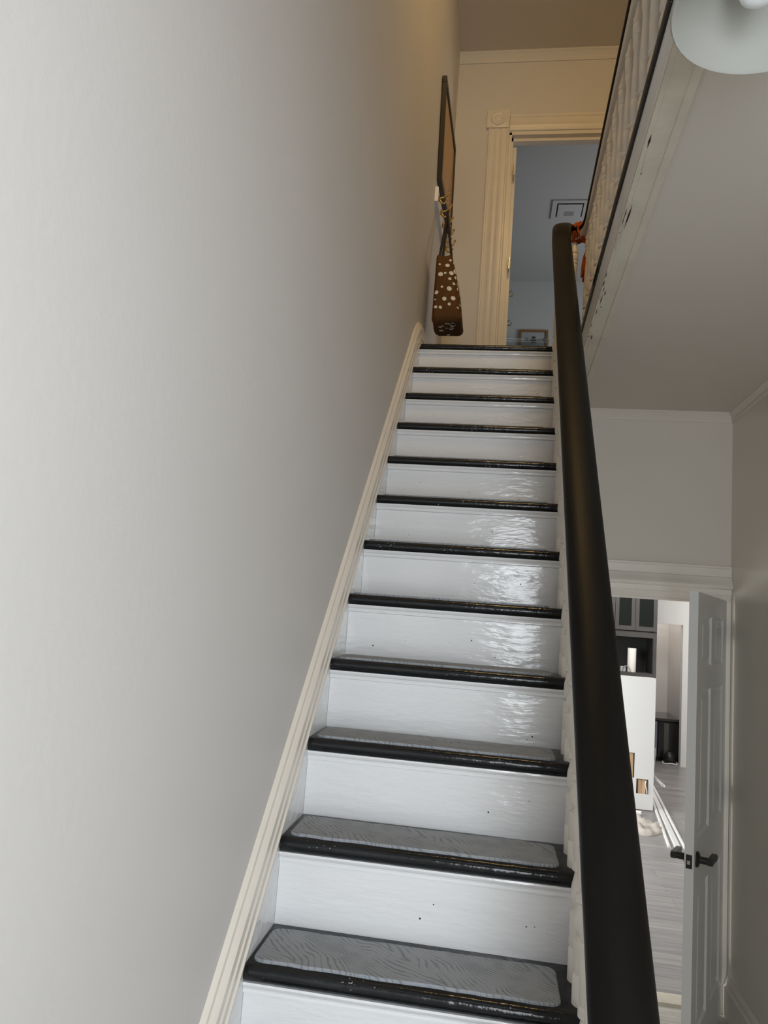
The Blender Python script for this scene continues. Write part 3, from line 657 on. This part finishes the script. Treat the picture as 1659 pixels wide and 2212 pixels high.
for y in HK:
    bm = bmesh.new(); z = 3.14
    lathe(bm, [(.016, 0), (.016, .003), (.008, .006), (.005, .008)], (-.0, y, z), 14, 'X')
    tube(bm, smooth_path([(.004, y, z), (.03, y, z + .006), (.052, y, z + .022), (.06, y, z + .04)], 5), .0062, 8)
    tube(bm, smooth_path([(.004, y, z - .006), (.018, y, z - .028), (.034, y, z - .032), (.046, y, z - .016)], 5), .0062, 8)
    lathe(bm, [(.001, -.008), (.007, -.005), (.009, 0), (.007, .005), (.001, .008)], (.061, y, z + .046), 12); lathe(bm, [(.001, -.007), (.006, -.004), (.008, 0), (.006, .004), (.001, .007)], (.048, y, z - .012), 12)
    local(new_obj('hook', bm, BRASS, smooth='all'), rk)
# polka dot tote bag
bag = empty('tote_bag', (.07, 2.45, 2.4)); tag(bag, 'brown tote bag with white dots hanging by black straps from a wall hook', 'bag')
ZB0, ZB1 = 2.315, 2.675
def bagp(u, v):   # u around 0..1 (near gusset, right face, far gusset, wall face), v height 0..1
    th = .165 - .078 * v; ln = .255 + .03 * v; y0_ = 2.315 + .005 * v; x0_ = .028 + .004 * v
    per = [(x0_ , y0_), (x0_ + th, y0_), (x0_ + th, y0_ + ln), (x0_, y0_ + ln)]
    s = (u % 1) * 4; i = int(s) % 4; t = s - int(s)
    # rounded corners
    p0, p1 = Vector(per[i]), Vector(per[(i + 1) % 4]); P = p0.lerp(p1, t)
    cxy = Vector((x0_ + th / 2, y0_ + ln / 2)); dcor = min(t, 1 - t)
    P = P.lerp(cxy, .13 * max(0, 1 - dcor / .12) ** 2)
    z = ZB0 + (ZB1 - ZB0) * v
    if i == 0: P.y -= .010 * math.sin(PI * t) * math.sin(PI * v)
    if i == 1: P.x += .012 * math.sin(PI * t) * math.sin(PI * (1 - v) ** .8)
    z += -.012 * math.sin(PI * t) * (v ** 6) * (1 if i in (0, 2) else .3)
    z += .012 * math.sin(7 * u * 2 * PI) * (1 - v) ** 8 * .5
    return Vector((P.x, P.y, z))
bm = bmesh.new(); NU, NV = 96, 24
rg = [[bm.verts.new(bagp(k / NU, j / NV)) for k in range(NU)] for j in range(NV + 1)]
for p_, q in zip(rg, rg[1:]):
    for k in range(NU): bm.faces.new((p_[k], p_[(k + 1) % NU], q[(k + 1) % NU], q[k]))
# rounded bottom
prev = rg[0]; cb = Vector((.111, 2.44, 0))
for s_, dz in ((.93, -.012), (.82, -.020), (.5, -.024), (.2, -.024)):
    ring = [bm.verts.new((cb.x + (v.co.x - cb.x) * s_, cb.y + (v.co.y - cb.y) * s_, ZB0 + dz)) for v in rg[0]]
    for k in range(NU): bm.faces.new((ring[k], ring[(k + 1) % NU], prev[(k + 1) % NU], prev[k]))
    prev = ring
bm.faces.new(prev)
top = [bm.verts.new((.083 + (v.co.x - .083) * .9, 2.46 + (v.co.y - 2.46) * .96, v.co.z - .012)) for v in rg[-1]]
for k in range(NU): bm.faces.new((rg[-1][k], rg[-1][(k + 1) % NU], top[(k + 1) % NU], top[k]))
bm.faces.new(top)
# printed dots follow the cloth
def dot(u, v, ru, rv, bottom=False):
    vs = []
    for k in range(14):
        a_ = 2 * PI * k / 14
        uu, vv = u + ru * math.cos(a_), v + rv * math.sin(a_)
        p_ = bagp(uu, vv); e = 1e-3
        nn = (bagp(uu + e, vv) - bagp(uu - e, vv)).cross(bagp(uu, vv + e) - bagp(uu, vv - e))
        if nn.length > 0: p_ = p_ + nn.normalized() * .0012
        vs.append(bm.verts.new(p_))
    f_ = bm.faces.new(vs); f_.material_index = 1
    for f2 in bmesh.ops.triangulate(bm, faces=[f_])['faces']: f2.material_index = 1
GU = .25
for (x, z, r_) in ((.24, .86, .055), (.66, .84, .10), (.30, .68, .115), (.52, .70, .06), (.82, .70, .105), (.72, .60, .075), (.36, .46, .06), (.66, .43, .115), (.13, .37, .10), (.45, .26, .10), (.78, .27, .11), (.62, .17, .075), (.13, .12, .08), (.09, .25, .05), (.85, .93, .06), (.88, .52, .07), (.30, .12, .08), (.92, .12, .06)):
    w_ = .165 - .078 * z
    dot(x * GU, z * .94 + .03, GU * r_ * .145 / w_ * .80, r_ * .31)
rnd = random.Random(5); used = []
for k in range(400):
    u, v, r_ = rnd.uniform(.26, .49), rnd.uniform(.05, .93), rnd.choice((.009, .014, .018))
    if all((((u - a_) * 1.08) ** 2 + ((v - b2) * .36) ** 2) > ((r_ + c2) * 1.25) ** 2 for a_, b2, c2 in used):
        used.append((u, v, r_)); dot(u, v, r_ / 1.08, r_ / .36)
    if len(used) > 60: break
# dots under the bag
rnd = random.Random(9)
for k in range(16):
    x, y, rr = rnd.uniform(.063, .158), rnd.uniform(2.35, 2.53), rnd.uniform(.006, .014)
    vs = [bm.verts.new((x + rr * math.cos(2 * PI * q / 12), y + rr * math.sin(2 * PI * q / 12), ZB0 - .0246)) for q in range(12)]; bm.faces.new(vs[::-1]).material_index = 1
me_o = new_obj('bag_body', bm, None, mats=[BAGB, BAGD], smooth='all'); local(me_o, bag); me_o['label'] = 'brown canvas printed with white dots'
hook = Vector((.044, 2.70, 3.118))
for (pa, pb) in (((.040, 2.36, 2.62), (.040, 2.54, 2.62)), ((.128, 2.35, 2.58), (.126, 2.55, 2.58))):
    bm = bmesh.new()
    pts = smooth_path([pa, Vector(pa).lerp(hook, .5) + Vector((0, -.005, 0)), hook + Vector((0, -.006, .004)), hook + Vector((0, .006, .004)), Vector(pb).lerp(hook, .5) + Vector((0, .005, 0)), pb], 6)
    tube(bm, pts, .0075, 8); local(new_obj('strap', bm, STRAP, smooth='all'), bag)

# ------------------------------------------------------------------ room beyond the upper doorway
ZU2 = 4.69; YU2 = 6.95
bm = bmesh.new(); box(bm, -1.0, 2.8, YU2, YU2 + .1, ZT, ZU2); box(bm, -1.1, -1.0, YU + .12, YU2 + .1, ZT, ZU2); box(bm, 2.8, 2.9, YU + .12, YU2 + .1, ZT, ZU2); box(bm, -1.1, -.17, YU, YU + .12, ZT, ZU2); box(bm, XR, 2.9, YU, YU + .12, ZT, ZU2)
BLUEW = mat('pale_blue_grey_paint', (.56, .58, .595), .6, .3)
struct(new_obj('wall_bedroom', bm, BLUEW), 'pale blue grey wall in the upper room', 'wall')
struct(bx('ceiling_bedroom', -1.1, 2.9, YU + .12, YU2 + .1, ZU2, ZU2 + .1, BLUEW), 'pale blue grey ceiling in the upper room', 'ceiling')
struct(bx('floor_bedroom', -1.1, 2.9, YU + .0, YU2 + .1, ZT - .09, ZT - .001, DARKFL))
d2 = empty('door_2', (UX0 + .022, YU + .085, ZT)); struct(d2, 'cream door opened into the upper room, seen edge on', 'door'); d2.rotation_euler = (0, 0, math.radians(90.5))
bm = bmesh.new(); box(bm, 0, .78, -.035, 0, .012, 2.06, 0, .002); new_obj('door_leaf', bm, CREAM, d2)
for z in (1.79, 1.08, .25):
    bm = bmesh.new(); box(bm, -.080, -.058, -.026, -.0225, z, z + .09, 0, .004); lathe(bm, [(.006, z), (.006, z + .09)], (-.058, -.024, 0), 10)
    box(bm, -.058, .0, -.026, -.0235, z, z + .09, 0, .001)
    new_obj('hinge', bm, NICKEL, d2)
for z, y in ((1.05, .3), (.82, .3)):
    bm = bmesh.new(); tube(bm, smooth_path([(y, -.03, z), (y, -.062, z), (y, -.068, z + .02)], 5), .005, 8); tube(bm, smooth_path([(y, -.03, z + .03), (y, -.05, z + .032), (y, -.056, z + .045)], 5), .005, 8); new_obj('coat_hook', bm, mat('dark_nickel', (.16, .16, .17), .35, .5, metal=1), d2, smooth='all')
vt = empty('ceiling_vent', (.96, 5.37, ZU2)); tag(vt, 'square white ceiling vent in the upper room', 'vent')
bm = bmesh.new(); x0, x1, y0, y1 = .79, 1.13, 5.20, 5.54; s = .045
for (p0, p1, q0, q1) in ((x0, x1, y0, y0 + s), (x0, x1, y1 - s, y1), (x0, x0 + s, y0 + s, y1 - s), (x1 - s, x1, y0 + s, y1 - s)): box(bm, p0, p1, q0, q1, ZU2 - .014, ZU2 - .0005, 0, .002)
local(new_obj('frame', bm, BLUEW), vt)
bm = bmesh.new(); box(bm, x0 + s, x1 - s, y0 + s, y1 - s, ZU2 - .003, ZU2 - .0005); local(new_obj('duct_opening', bm, BLACKM), vt)
bm = bmesh.new(); box(bm, x0 + s + .012, x1 - s - .012, y0 + s + .014, y1 - s - .004, ZU2 - .020, ZU2 - .012, 0, .003); pl = local(new_obj('cover_plate', bm, BLUEW), vt)
bm = bmesh.new(); box(bm, .915, 1.005, 5.38, 5.46, ZU2 - .022, ZU2 - .0195); local(new_obj('grille', bm, mat('grey_grille', (.32, .34, .36), .5)), vt)
# picture hung on the far wall, glass shelf with chrome rail in front
pc = empty('framed_picture', (.73, YU2 - .01, 3.93)); tag(pc, 'small gold framed picture seen just above the top step', 'picture')
bm = bmesh.new(); a, b_, c, d = .565, .895, 3.80, 4.09; y0, y1 = YU2 - .03, YU2 - .001; s = .028
for (p0, p1, q0, q1) in ((a, b_, c, c + s), (a, b_, d - s, d), (a, a + s, c + s, d - s), (b_ - s, b_, c + s, d - s)): box(bm, p0, p1, y0, y1, q0, q1, 0, .004)
local(new_obj('frame', bm, GOLD), pc)
bm = bmesh.new(); box(bm, a + s, b_ - s, YU2 - .015, YU2 - .005, c + s, d - s)
def flat(x0, x1, z0, z1, mi): box(bm, x0, x1, YU2 - .0165, YU2 - .0155, z0, z1, mi)
for x in (.63, .645, .66, .83, .845): flat(x, x + .011, 3.96, 3.99, 1)
flat(.70, .765, 3.935, 3.975, 1); flat(.712, .752, 3.975, 4.01, 1); flat(.722, .742, 3.945, 3.985, 2); flat(a + s, b_ - s, c + s, 3.94, 3)
for x in (.685, .79, .805): flat(x, x + .006, 3.95, 3.985, 1)
local(new_obj('image', bm, None, mats=[mat('hazy_picture_sky', (.42, .46, .47), .3), mat('dark_picture_ink', (.04, .04, .05), .4), mat('pale_picture_ink', (.5, .5, .5), .4), mat('grey_picture_ground', (.26, .29, .28), .4)]), pc)
gs = empty('glass_shelf', (.64, YU2 - .1, 3.92)); tag(gs, 'glass shelf with thin chrome rails in front of the small gold framed picture', 'shelf')
bm = bmesh.new(); box(bm, .40, .90, YU2 - .17, YU2 - .035, 3.886, 3.892); local(new_obj('pane', bm, GLASS), gs)
bm = bmesh.new(); tube(bm, [(.385, YU2 - .175, 3.915), (.90, YU2 - .175, 3.915)], .006, 10); tube(bm, [(.41, YU2 - .175, 3.889), (.90, YU2 - .175, 3.889)], .006, 10)
for x in (.41, .895): tube(bm, [(x, YU2 - .0, 3.889), (x, YU2 - .175, 3.889), (x, YU2 - .175, 3.915)], .005, 8)
local(new_obj('chrome_rail', bm, CHROME, smooth=True), gs)
